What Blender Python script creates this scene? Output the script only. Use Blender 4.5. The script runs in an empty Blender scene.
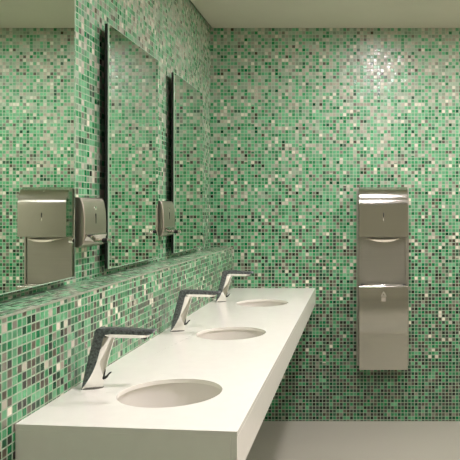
import bpy, bmesh, math
from mathutils import Vector
from mathutils.geometry import tessellate_polygon

S = bpy.context.scene
C = S.collection

# ------------------------------------------------------------------ dimensions (metres)
F = 640.0                 # focal length in pixels of the 460 px frame
D = 3.926                 # back wall
WALL = -0.905             # left wall surface
LEDGE = -0.770            # front face of the tiled ledge
MIR = -0.865              # mirror surface
CEIL = 2.412
LEDGE_Z = 1.0675
TOP_Z = 0.818             # counter top
RIGHT = 1.75
REAR = -1.9
PITCH = 0.0209

# ------------------------------------------------------------------ helpers
def lin(c):
    return tuple(((v/255)/12.92 if v/255 <= .04045 else (((v/255)+.055)/1.055)**2.4) for v in c) + (1.0,)

class NT:
    """small node-tree writer"""
    def __init__(self, name):
        m = bpy.data.materials.new(name); m.use_nodes = True
        self.m = m; self.t = m.node_tree
        self.b = self.t.nodes['Principled BSDF']
    def n(self, kind, **kw):
        nd = self.t.nodes.new(kind)
        for k, v in kw.items(): setattr(nd, k, v)
        return nd
    def l(self, a, b): self.t.links.new(a, b)
    def math(self, op, a, b=None, clamp=False):
        nd = self.n('ShaderNodeMath', operation=op, use_clamp=clamp)
        for i, v in enumerate((a, b)):
            if v is None: continue
            if isinstance(v, (int, float)): nd.inputs[i].default_value = v
            else: self.l(v, nd.inputs[i])
        return nd.outputs[0]
    def mix(self, f, a, b, kind='MIX'):
        nd = self.n('ShaderNodeMix', data_type='RGBA', blend_type=kind)
        for s, v in ((nd.inputs[0], f), (nd.inputs[6], a), (nd.inputs[7], b)):
            if isinstance(v, (int, float)): s.default_value = v
            elif isinstance(v, tuple): s.default_value = v
            else: self.l(v, s)
        return nd.outputs[2]
    def const_ramp(self, fac, stops):
        nd = self.n('ShaderNodeValToRGB'); r = nd.color_ramp; r.interpolation = 'CONSTANT'
        acc = 0.0
        for i, (w, c) in enumerate(stops):
            e = r.elements[0] if i == 0 else (r.elements[1] if i == 1 else r.elements.new(min(acc, 1)))
            e.position = min(acc, 1); e.color = lin(c); acc += w
        self.l(fac, nd.inputs[0]); return nd.outputs[0]

def plain(name, col, rough=.5, metal=0.0, noise=None, bump=None, spec=None, coat=0):
    t = NT(name); b = t.b
    b.inputs['Base Color'].default_value = lin(col)
    b.inputs['Roughness'].default_value = rough
    b.inputs['Metallic'].default_value = metal
    if spec is not None: b.inputs['Specular IOR Level'].default_value = spec
    if coat: b.inputs['Coat Weight'].default_value = coat
    if noise:
        sc, amt = noise
        tc = t.n('ShaderNodeTexCoord'); nz = t.n('ShaderNodeTexNoise')
        t.l(tc.outputs['Object'], nz.inputs['Vector']); nz.inputs['Scale'].default_value = sc
        nz.inputs['Detail'].default_value = 4
        dark = tuple(int(v*(1-amt)) for v in col); lite = tuple(min(255, int(v*(1+amt))) for v in col)
        r = t.n('ShaderNodeValToRGB'); r.color_ramp.elements[0].color = lin(dark); r.color_ramp.elements[1].color = lin(lite)
        r.color_ramp.elements[0].position = .3; r.color_ramp.elements[1].position = .7
        t.l(nz.outputs[0], r.inputs[0]); t.l(r.outputs[0], b.inputs['Base Color'])
        if bump:
            bp = t.n('ShaderNodeBump'); bp.inputs['Strength'].default_value = bump; bp.inputs['Distance'].default_value = .002
            t.l(nz.outputs[0], bp.inputs['Height']); t.l(bp.outputs[0], b.inputs['Normal'])
    return t.m

def brushed(name, col, rough, stretch, amt=.12):
    """brushed metal: fine streaks in colour and roughness running along one axis"""
    t = NT(name); b = t.b
    b.inputs['Metallic'].default_value = 1
    tc = t.n('ShaderNodeTexCoord'); mp = t.n('ShaderNodeMapping'); mp.inputs['Scale'].default_value = stretch
    t.l(tc.outputs['Object'], mp.inputs[0])
    nz = t.n('ShaderNodeTexNoise'); nz.inputs['Scale'].default_value = 1; nz.inputs['Detail'].default_value = 3
    t.l(mp.outputs[0], nz.inputs['Vector'])
    r = t.n('ShaderNodeValToRGB')
    r.color_ramp.elements[0].color = lin(tuple(int(v*(1-amt)) for v in col)); r.color_ramp.elements[0].position = .3
    r.color_ramp.elements[1].color = lin(tuple(min(255, int(v*(1+amt))) for v in col)); r.color_ramp.elements[1].position = .7
    t.l(nz.outputs[0], r.inputs[0]); t.l(r.outputs[0], b.inputs['Base Color'])
    rr = t.math('ADD', t.math('MULTIPLY', nz.outputs[0], .04), rough-.02)
    t.l(rr, b.inputs['Roughness'])
    return t.m

# ------------------------------------------------------------------ glass mosaic
def mosaic():
    t = NT('glass_mosaic'); b = t.b
    uv = t.n('ShaderNodeUVMap', uv_map='UVMap')
    sc = t.n('ShaderNodeVectorMath', operation='SCALE'); sc.inputs['Scale'].default_value = 1/PITCH
    t.l(uv.outputs[0], sc.inputs[0])
    fl = t.n('ShaderNodeVectorMath', operation='FLOOR'); t.l(sc.outputs[0], fl.inputs[0])
    fr = t.n('ShaderNodeVectorMath', operation='FRACTION'); t.l(sc.outputs[0], fr.inputs[0])
    def white(off):
        a = t.n('ShaderNodeVectorMath', operation='ADD'); a.inputs[1].default_value = (off, off*1.7, 0)
        t.l(fl.outputs[0], a.inputs[0])
        w = t.n('ShaderNodeTexWhiteNoise', noise_dimensions='2D'); t.l(a.outputs[0], w.inputs['Vector']); return w
    w1, w2, w3, w4 = white(.5), white(211.5), white(533.5), white(877.5)
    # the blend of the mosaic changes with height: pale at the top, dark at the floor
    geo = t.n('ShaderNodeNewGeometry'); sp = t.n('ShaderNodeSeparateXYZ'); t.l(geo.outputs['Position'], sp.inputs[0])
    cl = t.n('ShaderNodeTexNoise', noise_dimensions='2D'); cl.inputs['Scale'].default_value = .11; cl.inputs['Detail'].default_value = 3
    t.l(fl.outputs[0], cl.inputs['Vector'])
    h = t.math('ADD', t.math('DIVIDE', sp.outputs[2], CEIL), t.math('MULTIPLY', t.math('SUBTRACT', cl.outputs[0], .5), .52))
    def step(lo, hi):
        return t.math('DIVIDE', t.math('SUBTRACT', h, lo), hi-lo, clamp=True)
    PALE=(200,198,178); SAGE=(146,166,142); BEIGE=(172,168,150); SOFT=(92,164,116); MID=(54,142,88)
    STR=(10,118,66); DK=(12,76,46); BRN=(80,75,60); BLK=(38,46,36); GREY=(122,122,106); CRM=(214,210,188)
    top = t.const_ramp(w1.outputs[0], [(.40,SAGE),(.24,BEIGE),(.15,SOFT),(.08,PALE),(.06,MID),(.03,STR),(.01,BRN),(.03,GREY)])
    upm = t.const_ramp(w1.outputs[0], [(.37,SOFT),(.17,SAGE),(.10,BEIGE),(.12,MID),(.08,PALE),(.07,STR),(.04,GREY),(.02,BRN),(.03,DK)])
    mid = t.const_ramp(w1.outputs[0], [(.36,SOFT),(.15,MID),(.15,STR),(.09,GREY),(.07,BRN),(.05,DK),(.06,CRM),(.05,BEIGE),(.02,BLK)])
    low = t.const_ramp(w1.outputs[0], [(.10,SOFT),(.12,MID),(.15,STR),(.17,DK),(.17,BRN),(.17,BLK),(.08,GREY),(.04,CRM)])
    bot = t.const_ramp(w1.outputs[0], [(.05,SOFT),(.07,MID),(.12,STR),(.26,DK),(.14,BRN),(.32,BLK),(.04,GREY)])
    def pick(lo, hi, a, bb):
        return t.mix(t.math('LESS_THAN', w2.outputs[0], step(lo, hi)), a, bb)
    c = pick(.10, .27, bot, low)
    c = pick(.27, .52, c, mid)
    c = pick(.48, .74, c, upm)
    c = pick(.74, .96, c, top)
    # every piece its own tint, plus a little marbling in the glass
    v = t.math('ADD', t.math('MULTIPLY', w3.outputs[0], .44), .70)
    vc = t.n('ShaderNodeCombineColor'); [t.l(v, vc.inputs[i]) for i in range(3)]
    c = t.mix(1.0, c, vc.outputs[0], 'MULTIPLY')
    nz = t.n('ShaderNodeTexNoise', noise_dimensions='2D'); nz.inputs['Scale'].default_value = 1.0; nz.inputs['Detail'].default_value = 2
    mp = t.n('ShaderNodeMapping'); mp.inputs['Scale'].default_value = (260, 50, 1); t.l(uv.outputs[0], mp.inputs[0]); t.l(mp.outputs[0], nz.inputs['Vector'])
    m = t.math('ADD', t.math('MULTIPLY', nz.outputs[0], .5), .75)
    mc = t.n('ShaderNodeCombineColor'); [t.l(m, mc.inputs[i]) for i in range(3)]
    c = t.mix(.8, c, mc.outputs[0], 'MULTIPLY')
    # joints
    s2 = t.n('ShaderNodeSeparateXYZ'); t.l(fr.outputs[0], s2.inputs[0])
    def edge(o): return t.math('SUBTRACT', .5, t.math('ABSOLUTE', t.math('SUBTRACT', o, .5)))
    e = t.math('MINIMUM', edge(s2.outputs[0]), edge(s2.outputs[1]))
    joint = t.math('LESS_THAN', e, GROUT_W)
    c = t.mix(joint, c, lin(GROUT))
    t.l(c, b.inputs['Base Color'])
    t.l(t.math('ADD', t.math('MULTIPLY', joint, .5), t.math('ADD', t.math('MULTIPLY', w4.outputs[0], .15), .22)), b.inputs['Roughness'])
    # each piece is set at a slightly different tilt
    tl = t.n('ShaderNodeVectorMath', operation='SUBTRACT'); tl.inputs[1].default_value = (.5, .5, .5); t.l(w4.outputs['Color'], tl.inputs[0])
    ts = t.n('ShaderNodeVectorMath', operation='SCALE'); ts.inputs['Scale'].default_value = .10; t.l(tl.outputs[0], ts.inputs[0])
    na = t.n('ShaderNodeVectorMath', operation='ADD'); t.l(ts.outputs[0], na.inputs[0])
    bp = t.n('ShaderNodeBump'); bp.inputs['Strength'].default_value = .25; bp.inputs['Distance'].default_value = .001
    t.l(t.math('MINIMUM', t.math('MULTIPLY', e, 6), 1.0), bp.inputs['Height'])
    t.l(bp.outputs[0], na.inputs[1])
    nn = t.n('ShaderNodeVectorMath', operation='NORMALIZE'); t.l(na.outputs[0], nn.inputs[0]); t.l(nn.outputs[0], b.inputs['Normal'])
    b.inputs['Specular IOR Level'].default_value = .5
    return t.m
GROUT = (156,176,150); GROUT_W = .083

M = {}
M['mosaic'] = mosaic()
M['ceiling'] = plain('ceiling_paint', (200,197,180), .85, noise=(3, .015))
M['plaster'] = plain('wall_paint', (226,222,204), .8, noise=(4, .02))
M['floor'] = plain('floor_resin', (166,165,150), .42, noise=(220, .07))
M['solid'] = plain('solid_surface', (240,239,228), .16, noise=(30, .008))
M['steel'] = brushed('brushed_steel', (190,190,180), .15, (3, 700, 700), .02)
M['steel_up'] = brushed('brushed_steel_flat', (176,175,165), .34, (3, 700, 700), .02)
M['soapsteel'] = brushed('brushed_steel_soap', (186,178,165), .38, (700, 3, 700), .02)
M['basin'] = plain('basin_ceramic', (221,219,209), .14)
M['levsteel'] = plain('polished_steel', (200,198,188), .16, 1)
M['chrome'] = plain('chrome', (232,232,226), .05, 1)
M['dark'] = plain('dark_finish', (112,114,118), .36, .8, noise=(160, .30), bump=.35)
M['black'] = plain('black_plastic', (14,14,13), .45)
M['backing'] = plain('mirror_backing', (12,14,13), .6)
M['mirror'] = plain('silvered_glass', (224,234,222), .0, 1)
M['arris'] = plain('polished_glass_edge', (176,206,180), .12)
M['paper'] = plain('white_lip', (214,208,188), .4)
M['mark'] = plain('etched_mark', (176,171,154), .5)
M['gap'] = plain('shadow_gap', (16,16,14), .9)
M['seal'] = plain('sealant', (150,158,138), .5)
M['pipe'] = plain('grey_metal', (120,120,112), .4, 1)
def lamp_mat(k=1.0):
    t = NT('lamp_diffuser'); t.b.inputs['Base Color'].default_value = (.9,.9,.85,1)
    t.b.inputs['Emission Color'].default_value = (1.0, .885, .945, 1)
    t.b.inputs['Emission Strength'].default_value = LAMP*k
    return t.m
LAMP = 228.0
M['lamp'] = lamp_mat()

# ------------------------------------------------------------------ object writing
def link(name, bm, mat, parent=None, bevel=0, segs=2, smooth=False, angle=35):
    bmesh.ops.recalc_face_normals(bm, faces=bm.faces)
    me = bpy.data.meshes.new(name); bm.to_mesh(me); bm.free()
    if mat: me.materials.append(mat)
    o = bpy.data.objects.new(name, me); C.objects.link(o)
    if parent is not None: o.parent = parent
    if bevel:
        md = o.modifiers.new('edge', 'BEVEL'); md.width = bevel; md.segments = segs; md.limit_method = 'ANGLE'; md.angle_limit = math.radians(angle)
        md.harden_normals = False
    if smooth or bevel:
        me.shade_smooth()
        try: me.set_sharp_from_angle(angle=math.radians(angle))
        except Exception: pass
    return o
def thing(name, label, cat, loc=(0,0,0), rotz=0, group=None):
    o = bpy.data.objects.new(name, None); C.objects.link(o); o.empty_display_size = .05
    o.location = loc; o.rotation_euler = (0,0,rotz); o['label'] = label; o['category'] = cat
    if group: o['group'] = group
    return o
def dup(root, loc, label):
    r = root.copy(); C.objects.link(r); r.location = loc; r['label'] = label
    for ch in list(root.children):
        c = ch.copy(); C.objects.link(c); c.parent = r
        for g in list(ch.children):
            d = g.copy(); C.objects.link(d); d.parent = c
    return r
def struct(name, bm, mat, **k):
    o = link(name, bm, mat, **k); o['kind'] = 'structure'; return o

def box(bm, x0, x1, y0, y1, z0, z1):
    v = [bm.verts.new(p) for p in ((x0,y0,z0),(x1,y0,z0),(x1,y1,z0),(x0,y1,z0),(x0,y0,z1),(x1,y0,z1),(x1,y1,z1),(x0,y1,z1))]
    for f in ((3,2,1,0),(4,5,6,7),(0,1,5,4),(1,2,6,5),(2,3,7,6),(3,0,4,7)): bm.faces.new([v[i] for i in f])
    return v
def boxo(*a):
    bm = bmesh.new(); box(bm, *a); return bm
def prism(pts, axis, a, b, bm=None):
    """closed outline extruded along an axis; pts are the two other coordinates in x,y,z order"""
    bm = bm or bmesh.new()
    def P(p, t):
        return {'x': (t,p[0],p[1]), 'y': (p[0],t,p[1]), 'z': (p[0],p[1],t)}[axis]
    A = [bm.verts.new(P(p, a)) for p in pts]; B = [bm.verts.new(P(p, b)) for p in pts]
    n = len(pts)
    for i in range(n): bm.faces.new((A[i], A[(i+1)%n], B[(i+1)%n], B[i]))
    bm.faces.new(A[::-1]); bm.faces.new(B); return bm
def lathe(prof, segs=48, bm=None, cx=0, cy=0, closed=False):
    bm = bm or bmesh.new(); rings = []
    for r, z in prof:
        if r < 1e-6: rings.append([bm.verts.new((cx,cy,z))])
        else: rings.append([bm.verts.new((cx+r*math.cos(2*math.pi*i/segs), cy+r*math.sin(2*math.pi*i/segs), z)) for i in range(segs)])
    pairs = list(zip(rings, rings[1:])) + ([(rings[-1], rings[0])] if closed else [])
    for A, B in pairs:
        for i in range(segs):
            j = (i+1) % segs
            q = [A[i % len(A)], A[j % len(A)], B[j % len(B)], B[i % len(B)]]
            u = []
            for v in q:
                if v not in u: u.append(v)
            if len(u) > 2: bm.faces.new(u)
    return bm
def uv_planar(o, fn):
    me = o.data; uvl = me.uv_layers.new(name='UVMap')
    for p in me.polygons:
        for li in p.loop_indices:
            uvl.data[li].uv = fn(me.vertices[me.loops[li].vertex_index].co, p.normal)
def smoothpts(pts, n=8):
    """Catmull-Rom through open points"""
    out = []
    for i in range(len(pts)-1):
        p0 = pts[max(i-1,0)]; p1 = pts[i]; p2 = pts[i+1]; p3 = pts[min(i+2,len(pts)-1)]
        for k in range(n):
            t = k/n
            out.append(tuple(.5*((2*b)+(-a+c)*t+(2*a-5*b+4*c-d)*t*t+(-a+3*b-3*c+d)*t**3) for a,b,c,d in zip(p0,p1,p2,p3)))
    out.append(pts[-1]); return out

# ------------------------------------------------------------------ the room
TH = .12
VOID = CEIL + .10
o = struct('floor', boxo(WALL-TH, RIGHT+TH, REAR-TH, D+TH, -.1, 0), M['floor'])
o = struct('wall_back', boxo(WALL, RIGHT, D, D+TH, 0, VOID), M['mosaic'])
uv_planar(o, lambda c, n: (c.x+30, c.z+10))
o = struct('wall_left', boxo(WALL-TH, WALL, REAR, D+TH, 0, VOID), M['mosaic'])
uv_planar(o, lambda c, n: (c.y+60, c.z+10))
o = struct('wall_right', boxo(RIGHT, RIGHT+TH, REAR, D+TH, 0, VOID), M['plaster'])
o = struct('wall_front', boxo(WALL-TH, RIGHT+TH, REAR-TH, REAR, 0, VOID), M['plaster'])
o = struct('ceiling', boxo(WALL+.013, RIGHT, REAR, D-.004, CEIL, CEIL+.04), M['ceiling'])
o = struct('trim_1', boxo(WALL-TH, RIGHT+TH, REAR-TH, D+TH, VOID, VOID+.03), M['gap'])     # roof of the shadow gap
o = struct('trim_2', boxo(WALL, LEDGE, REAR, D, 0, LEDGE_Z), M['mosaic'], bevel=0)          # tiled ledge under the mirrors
def ledge_uv(c, n):
    if abs(n.z) > .5: return (c.y+90, c.x+20)
    return (c.y+60, c.z+10.004)
uv_planar(o, ledge_uv)
o = struct('baseboard_back', boxo(LEDGE, RIGHT, D-.004, D, 0, .003), M['seal'])
o = struct('trim_3', boxo(LEDGE-.0035, LEDGE+.0012, REAR, D, LEDGE_Z-.004, LEDGE_Z+.0012), M['seal'])   # edge bead of the ledge

# ------------------------------------------------------------------ counter with basins
CX0, CX1 = LEDGE, -.262
YN0, YN1 = 1.437, 1.389      # near end runs slightly askew
SINK = [(-.495, 1.690), (-.495, 2.497), (-.495, 3.304)]
R_H = .134
SL = .012
ctr = thing('vanity_counter', 'long white wall-hung washbasin counter running along the green mosaic wall under the mirrors', 'counter', (LEDGE, D, 0))
def W2L(p): return (p[0]-LEDGE, p[1]-D, p[2])
def shift(bm, root):
    for v in bm.verts: v.co -= Vector(root.location)
    return bm
bm = bmesh.new()
outer = [(CX0, D), (CX0, YN0), (CX1, YN1), (CX1, D)]
holes = [[(sx+R_H*math.cos(2*math.pi*i/72), sy+R_H*math.sin(2*math.pi*i/72)) for i in range(72)] for sx, sy in SINK]
loops = [outer] + holes
flat = [p for l in loops for p in l]
tris = tessellate_polygon([[Vector((p[0], p[1], 0)) for p in l] for l in loops])
T = [bm.verts.new((p[0], p[1], TOP_Z)) for p in flat]
B = [bm.verts.new((p[0], p[1], TOP_Z-SL)) for p in flat]
for a, b_, c in tris:
    bm.faces.new((T[a], T[b_], T[c])); bm.faces.new((B[c], B[b_], B[a]))
k = 0
for l in loops:
    n = len(l)
    for i in range(n):
        a, b_ = k+i, k+(i+1) % n
        bm.faces.new((T[a], T[b_], B[b_], B[a]))
    k += n
slab = link('countertop', shift(bm, ctr), M['solid'], ctr, bevel=.0022, segs=3)
# front and end aprons
FZ = TOP_Z-.102
bm = prism([(CX1, YN1), (CX1, D), (CX1-.014, D), (CX1-.014, YN1+.0015)], 'z', FZ, TOP_Z-SL+.0002)
link('front_apron', shift(bm, ctr), M['solid'], ctr, bevel=.0012)
bm = prism([(CX0, YN0), (CX1-.0142, YN1+.0014), (CX1-.0142, YN1+.0155), (CX0, YN0+.014)], 'z', FZ, TOP_Z-SL+.0002)
link('end_apron', shift(bm, ctr), M['solid'], ctr, bevel=.0012)
for sx, sy in SINK:
    prof = smoothpts([(R_H+.006, 0), (R_H+.007, -.04), (R_H+.001, -.085), (R_H-.018, -.112), (R_H-.06, -.126), (.021, -.131)], 6)
    inner = [(r, TOP_Z-SL+z) for r, z in prof]
    outerp = [(r+.008, z-.006) for r, z in inner[::-1]]
    outerp[-1] = (R_H+.022, TOP_Z-SL); inner[0] = (R_H+.006, TOP_Z-SL)
    bm = lathe(inner+outerp, 72, cx=sx, cy=sy, closed=True)
    bs = link('basin', shift(bm, ctr), M['basin'], ctr, smooth=True, angle=50)
    z0 = TOP_Z-SL-.131
    bm = lathe([(0, z0-.004), (.012, z0-.004), (.014, z0+.0005), (.022, z0+.0015), (.0235, z0-.0005), (.0235, z0-.012), (0, z0-.012)], 32, cx=sx, cy=sy)
    d = link('drain', shift(bm, ctr), M['chrome'], bs, smooth=True)
    bm = lathe([(.0, z0-.012), (.022, z0-.012), (.022, z0-.16), (0, z0-.16)], 24, cx=sx, cy=sy)
    link('waste_pipe', shift(bm, ctr), M['pipe'], bs, smooth=True)

# ------------------------------------------------------------------ faucets
def make_faucet(loc, label):
    t = thing('faucet', label, 'faucet', loc, 0, 'taps on the white counter')
    # side view, x away from the wall, z up
    back = [(-.025, 0), (-.0215, .018), (-.015, .05), (-.003, .10), (.009, .150), (.0115, .1585), (.017, .1625)]
    split = [(-.0235, 0), (-.0125, .014), (.000, .034), (.013, .062), (.024, .10), (.034, .138), (.036, .1450)]
    front = [(.0265, 0), (.031, .03), (.0385, .065), (.048, .10), (.057, .130), (.063, .1405)]
    def half(z):                       # half width across, slimmer near the neck
        return .0225 - .0062*min(1, max(0, z/.145))
    bm = bmesh.new()
    # chrome stem: rounded-front loft
    rings = []
    N = 14
    sp_, fp_ = smoothpts(split, 5), smoothpts(front, 5)
    for s_, f_ in zip(sp_, fp_):
        h = half(s_[1]); ring = []
        for i in range(N+1):           # bowed front between the two sides
            a = -1 + 2*i/N
            k = 1-abs(a)**1.7
            x = f_[0]-(f_[0]-s_[0])*(1-k); z = f_[1]-(f_[1]-s_[1])*(1-k)
            ring.append((x, a*h, z))
        rings.append([bm.verts.new(p) for p in ring])
    for A, Bq in zip(rings, rings[1:]):
        n = len(A)
        for i in range(n): bm.faces.new((A[i], A[(i+1)%n], Bq[(i+1)%n], Bq[i]))
    bm.faces.new(rings[0][::-1]); bm.faces.new(rings[-1])
    link('stem', bm, M['chrome'], t, smooth=True, angle=40)
    bm = bmesh.new()
    prism([(-.0255,-.012),(-.0205,-.0215),(-.0100,-.0235),(.012,-.0185),(.0255,-.008),(.0275,0),(.0255,.008),(.012,.0185),(-.0100,.0235),(-.0205,.0215),(-.0255,.012)], 'z', 0, .0022, bm)
    link('base_seal', bm, M['pipe'], t)
    # chrome spout underside
    hw = .0155
    bm = bmesh.new()
    secs = [(.030, .1390, .1480, hw), (.058, .1365, .1478, hw), (.10, .1355, .1468, .0150), (.136, .1350, .1452, .0140), (.152, .1385, .1445, .0130)]
    rr = [[bm.verts.new(p) for p in ((x,-h*.72,a),(x,h*.72,a),(x,h,b_),(x,-h,b_))] for x, a, b_, h in secs]
    for A, Bq in zip(rr, rr[1:]):
        for i in range(4): bm.faces.new((A[i], A[(i+1)%4], Bq[(i+1)%4], Bq[i]))
    bm.faces.new(rr[0][::-1]); bm.faces.new(rr[-1])
    sp = link('spout', bm, M['chrome'], t, bevel=.0012)
    bm = lathe([(0,.1372),(.0085,.1372),(.0085,.1322),(.0065,.1316),(.0065,.1336),(0,.1336)], 20, cx=.137)
    link('aerator', bm, M['black'], sp, smooth=True)
    # dark cover: up the back and out along the top to the tip
    bm = bmesh.new()
    rings = []
    bp_, s2 = smoothpts(back, 5), smoothpts(split, 5)
    for b_, s_ in zip(bp_, s2):
        h = half(s_[1])+.0006; hb = h*.72
        rings.append([(s_[0]+.0004,-h,s_[1]), (b_[0]+.004,-h*.97,b_[1]), (b_[0],-hb,b_[1]), (b_[0],hb,b_[1]), (b_[0]+.004,h*.97,b_[1]), (s_[0]+.0004,h,s_[1])])
    # along the spout (top = second pair, underside = first)
    for x, zt, zb, h in ((.058,.1625,.1480,.0165), (.10,.1605,.1469,.0157), (.136,.1580,.1453,.0146), (.154,.1575,.1443,.0136), (.166,.1585,.1500,.0125), (.1685,.1580,.1540,.0115)):
        rings.append([(x,-h,zb), (x,-h*.98,zt-.003), (x,-h*.75,zt), (x,h*.75,zt), (x,h*.98,zt-.003), (x,h,zb)])
    V = [[bm.verts.new(p) for p in r] for r in rings]
    for A, Bq in zip(V, V[1:]):
        for i in range(6): bm.faces.new((A[i], A[(i+1)%6], Bq[(i+1)%6], Bq[i]))
    bm.faces.new(V[0][::-1]); bm.faces.new(V[-1])
    o = link('cover', bm, M['dark'], t, smooth=True, angle=38); o['label'] = 'dark grey cover along back and top'
    # temperature lever on the front
    bm = bmesh.new()
    path = [(.029,.027),(.0365,.030),(.0405,.035),(.0445,.040),(.049,.0415)]
    w = [.006,.006,.005,.004,.003]
    L = []
    for (x, z), q in zip(path, w):
        L.append([bm.verts.new(p) for p in ((x,-q,z-q*.8),(x,q,z-q*.8),(x,q,z+q*.5),(x,-q,z+q*.5))])
    for A, Bq in zip(L, L[1:]):
        for i in range(4): bm.faces.new((A[i], A[(i+1)%4], Bq[(i+1)%4], Bq[i]))
    bm.faces.new(L[0][::-1]); bm.faces.new(L[-1])
    o = link('lever', bm, M['black'], t, bevel=.001); o['label'] = 'small black lever'
    return t
FX = -.717
f0 = make_faucet((FX, 1.733, TOP_Z), 'nearest chrome tap, dark along its back, beside the basin at the counter\'s near end')
dup(f0, (FX, 2.545, TOP_Z), 'middle chrome tap with dark back, beside the second basin from the near end')
dup(f0, (FX, 3.350, TOP_Z), 'farthest and smallest looking chrome tap, beside the basin nearest the back wall')

# ------------------------------------------------------------------ mirrors
MZ0, MZ1 = 1.093, 1.9475
MW = .546
def make_mirror(loc, label):
    t = thing('mirror', label, 'mirror', loc, 0, 'frameless mirrors above the ledge')     # origin on the wall, mid length, bottom edge
    d = MIR-WALL; h = MZ1-MZ0; w = MW/2; e = .003
    link('glass', boxo(d-.004, d, -w+e, w-e, e, h-e), M['mirror'], t)
    bm = bmesh.new()
    box(bm, d-.0045, d-.0008, -w, w, 0, e); box(bm, d-.0045, d-.0008, -w, w, h-e, h)
    box(bm, d-.0045, d-.0008, w-e, w, e, h-e); box(bm, d-.0045, d-.0008, -w, -w+e, e, h-e)
    o = link('polished_edge', bm, M['arris'], t); o['label'] = 'pale green polished glass edge'
    bm = boxo(d-.015, d-.0045, -w+.001, w-.001, .001, h-.001)
    o = link('backing', bm, M['backing'], t); o['label'] = 'black backing panel'
    bm = bmesh.new(); box(bm, 0, d-.015, -w+.14, w-.14, .14, h-.14)
    link('wall_batten', bm, M['gap'], t)
    return t
MY = [1.684, 2.497, 3.290]
m0 = make_mirror((WALL, MY[0], MZ0), 'nearest mirror, cut off by the left edge, reflecting the steel towel dispenser')
dup(m0, (WALL, MY[1], MZ0), 'middle mirror, standing between the two wall-mounted soap dispensers')
dup(m0, (WALL, MY[2], MZ0), 'farthest mirror, next to the back wall corner')

# ------------------------------------------------------------------ soap dispensers between the mirrors
def make_soap(loc, label):
    t = thing('soap_dispenser', label, 'soap dispenser', loc, 0, 'soap dispensers between the mirrors')   # origin on the wall at the bottom
    H = .157; w = .086
    pf = smoothpts([(.040, 0), (.052, .010), (.0565, .035), (.0575, .07), (.056, .11), (.051, .140), (.046, .153), (.040, H)], 5)
    prof = [(0, .004)] + pf + [(0, H)]
    body = link('body', prism(prof, 'y', -w, w), M['soapsteel'], t, bevel=.0025, angle=50)
    # darker side cheeks are the same steel seen edge on; lock, level slot and lever
    bm = lathe([(0,.0025),(.0050,.0025),(.0058,.0015),(.0058,-.003),(0,-.003)], 20)
    lk = link('lock', bm, M['chrome'], t, smooth=True); lk.location = (.0545,0,.124); lk.rotation_euler = (0, math.radians(82), 0)
    link('level_slot', boxo(.052, .0582, -.002, .002, .074, .106), M['black'], t)
    # folded chrome push lever
    bm = bmesh.new()
    A = [bm.verts.new(p) for p in ((.050,-.080,.044),(.0625,-.080,.042),(.0615,-.080,.036),(.048,-.080,.006))]
    Bq= [bm.verts.new(p) for p in ((.050,0,.044),(.0665,0,.042),(.0655,0,.036),(.048,0,.004))]
    Cq= [bm.verts.new(p) for p in ((.050,.080,.044),(.0625,.080,.042),(.0615,.080,.036),(.048,.080,.006))]
    for P, Q in ((A,Bq),(Bq,Cq)):
        for i in range(4): bm.faces.new((P[i],P[(i+1)%4],Q[(i+1)%4],Q[i]))
    bm.faces.new(A[::-1]); bm.faces.new(Cq)
    lv = link('push_lever', bm, M['levsteel'], t, bevel=.001)
    def cyl(r, x0, x1, z, mat, name, par):
        bm = lathe([(0,x0),(r*.9,x0),(r,x0+.001),(r,x1-.0012),(r*.8,x1),(0,x1)], 20)
        for v in bm.verts: v.co = Vector((v.co.z, v.co.y, z - v.co.x))
        return link(name, bm, mat, par, smooth=True)
    cyl(.0060, .050, .080, .019, M['levsteel'], 'button_stem', lv)
    cyl(.0080, .0801, .0955, .019, M['black'], 'button_collar', lv)
    o = cyl(.0075, .0956, .110, .019, M['chrome'], 'button', lv)
    return t
SZ = 1.181
s0 = make_soap((WALL, 2.070, SZ), 'steel soap dispenser on the mosaic strip between the nearest and middle mirrors')
dup(s0, (WALL, 2.878, SZ), 'steel soap dispenser, farther and smaller looking, between the middle and farthest mirrors')

# ------------------------------------------------------------------ towel dispenser and bin on the back wall
TX = (383-358)/164.5
tw = thing('towel_dispenser', 'tall brushed steel paper towel dispenser with waste bin, mounted on the back wall', 'towel dispenser', (TX, D, 0))
def zpx(y, dist): return 1.30 + (209.5-y)*dist/F
Z_T = zpx(186.8, D-.10); Z_U = zpx(237, D-.118); Z_B = zpx(285.2, D-.11); Z_L = zpx(370, D-.105)
hw = .146
# flanged back panel: recessed field with raised side cheeks
link('back_panel', boxo(-hw+.012, hw-.012, -.032, 0, Z_L+.008, Z_T-.01), M['steel_up'], tw, bevel=.001)
for s in (-1, 1):
    bm = boxo(min(s*hw, s*(hw-.0118)), max(s*hw, s*(hw-.0118)), -.040, 0, Z_L+.004, Z_T-.006)
    link('side_cheek', bm, M['steel_up'], tw, bevel=.0015)
for s in (-1, 1):
    bm = boxo(min(s*(hw+.0002), s*(hw+.013)), max(s*(hw+.0002), s*(hw+.013)), -.010, 0, Z_L+.002, Z_T-.002)
    link('flange', bm, M['steel_up'], tw, bevel=.001)
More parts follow.
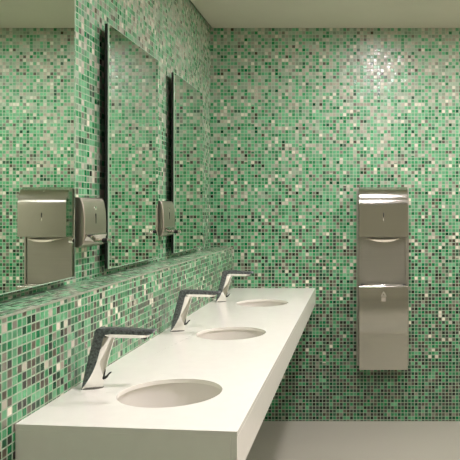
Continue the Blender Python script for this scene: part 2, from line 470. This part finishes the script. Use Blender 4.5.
# upper cover: rolled front
H = Z_T-Z_U
RC = .128; zc_ = H-.112
pf = [(-.0405, 0), (-.1195, 0), (-.1195, zc_*.5)] + [(-.1195+RC*(1-math.cos(a)), zc_+RC*math.sin(a)) for a in [math.asin(.112/RC)*i/28 for i in range(29)]]
prof = [(y, z+Z_U) for y, z in pf] + [(-.0405, Z_T)]
cv = link('dispenser_cover', prism(prof, 'x', -hw+.0005, hw-.0005), M['steel'], tw, bevel=.0012, angle=45)
bm = lathe([(0,.002),(.0045,.002),(.0055,.001),(.0055,-.004),(0,-.004)], 20)
o = link('lock', bm, M['chrome'], cv, smooth=True); o.location = (0, -.0880, Z_T-.026); o.rotation_euler = (math.radians(48), 0, 0)
o = link('level_slot', boxo(-.0028, .0028, -.1202, -.112, Z_T-.183, Z_T-.156), M['black'], cv); o['label'] = 'narrow black sight slot'
o = link('slot_mark', boxo(-.0022, .0022, -.1204, -.113, Z_T-.203, Z_T-.188), M['mark'], cv)
# paper slot lip, a shallow crescent under the cover
up, dn = [], []
for i in range(25):
    a = i/24; x = -.094+.188*a
    sag = .020*(1-abs(2*a-1)**2.2) + (.004*(1-a))
    zt = Z_U - .012 + .006*(1-a)
    th = .014*(1-abs(2*a-1)**2.5)+.0015 - .002*(1-a)
    up.append((x, zt-sag+th)); dn.append((x, zt-sag))
bm = prism(up+dn[::-1], 'y', -.108, -.0322)
o = link('paper_lip', bm, M['paper'], tw); o['label'] = 'pale curved lip of the towel slot'
# waste bin
HB = Z_B-Z_L
pb = smoothpts([(-.108, 0), (-.110, HB*.25), (-.111, HB*.40), (-.113, HB*.47), (-.124, HB*.57), (-.1315, HB*.68), (-.1325, HB*.84), (-.1315, HB-.012)], 9) + [(-.1315+.010*(1-math.cos(a)), HB-.010+.010*math.sin(a)) for a in [math.radians(90*i/10) for i in range(1, 11)]]
prof = [(-.0405, Z_L), *[(y, z+Z_L) for y, z in pb], (-.112, Z_B), (-.112, Z_B-.02), (-.0405, Z_B-.02)]
bn = link('waste_bin', prism(prof, 'x', -hw+.0005, hw-.0005), M['steel'], tw, bevel=.0012, angle=45)
bm = bmesh.new()
box(bm, -hw+.034, hw-.034, -.1112, -.062, Z_B+.0004, Z_B+.004)
link('bin_rim', bm, M['levsteel'], bn, bevel=.0016, segs=3)
for s in (-1, 1):
    a, b_ = sorted((s*(hw-.010), s*(hw-.031)))
    o = link('corner_notch', boxo(a, b_, -.1185, -.060, Z_B-.002, Z_B+.0012), M['black'], bn)
# waste pictogram: small figure over a bin
zc = zpx(296.5, D-.13)
bm = bmesh.new()
def flat_ring(outer, inner, bm, y0=-.1316, y1=-.128):
    n = len(outer)
    for i in range(n):
        j = (i+1) % n
        prism([outer[i], outer[j], inner[j], inner[i]], 'y', y0, y1, bm)
flat_ring([(-.017, zc+.001), (.017, zc+.001), (0, zc+.030)], [(-.010, zc+.0055), (.010, zc+.0055), (0, zc+.021)], bm)
for q in range(3): box(bm, -.013, .013, -.1316, -.128, zc-.028+q*.008, zc-.0225+q*.008)
for v in bm.verts: v.co.y -= .0028
o = link('waste_symbol', bm, M['mark'], bn); o['label'] = 'small pale waste pictogram'

# ------------------------------------------------------------------ ceiling downlights
def make_light(loc, label, mat='lamp'):
    t = thing('ceiling_light', label, 'ceiling light', loc, 0, 'ceiling downlights')
    bm = lathe([(.088, 0), (.104, 0), (.104, -.006), (.098, -.009), (.088, -.009)], 48, closed=True)
    link('trim_ring', bm, M['pipe'], t, smooth=True)
    bm = lathe([(0, -.002), (.0875, -.002), (.0875, -.006), (0, -.006)], 48)
    link('diffuser', bm, M[mat], t)
    return t
l0 = make_light((.13, 3.07, CEIL), 'round ceiling downlight closest to the back wall')
dup(l0, (.13, 1.55, CEIL), 'round ceiling downlight over the middle of the room')
dup(l0, (1.30, 3.07, CEIL), 'added unseen round fill light on the ceiling along the right side, closest to the back wall')  # right-hand row is added out of view to lift floor, walls and ceiling
dup(l0, (1.30, 1.55, CEIL), 'added unseen round fill light on the ceiling along the right side, over the middle of the room')  # other added fill lamp of the right-hand row, also unseen
M['lamp_dim'] = lamp_mat(.55)
make_light((.13, .0, CEIL), 'dimmer round ceiling downlight at the near end of the room', 'lamp_dim')

# ------------------------------------------------------------------ camera, world, view
w = bpy.data.worlds.new('world'); S.world = w; w.use_nodes = True
w.node_tree.nodes['Background'].inputs[0].default_value = (0,0,0,1)
cam = bpy.data.cameras.new('camera'); co = bpy.data.objects.new('camera', cam); C.objects.link(co)
co.location = (0, 0, 1.30); co.rotation_euler = (math.radians(90), 0, 0)
cam.sensor_width = 36; cam.lens = F/460*36
cam.shift_x = -(358-230)/460; cam.shift_y = -(230-209.5)/460
cam.clip_start = .02
S.camera = co
S.view_settings.view_transform = 'Standard'; S.view_settings.look = 'None'
S.view_settings.gamma = 1; S.view_settings.use_curve_mapping = False
S.view_settings.exposure = .17
S.cycles.max_bounces = 12; S.cycles.diffuse_bounces = 6; S.cycles.glossy_bounces = 8
S.cycles.sample_clamp_indirect = 8
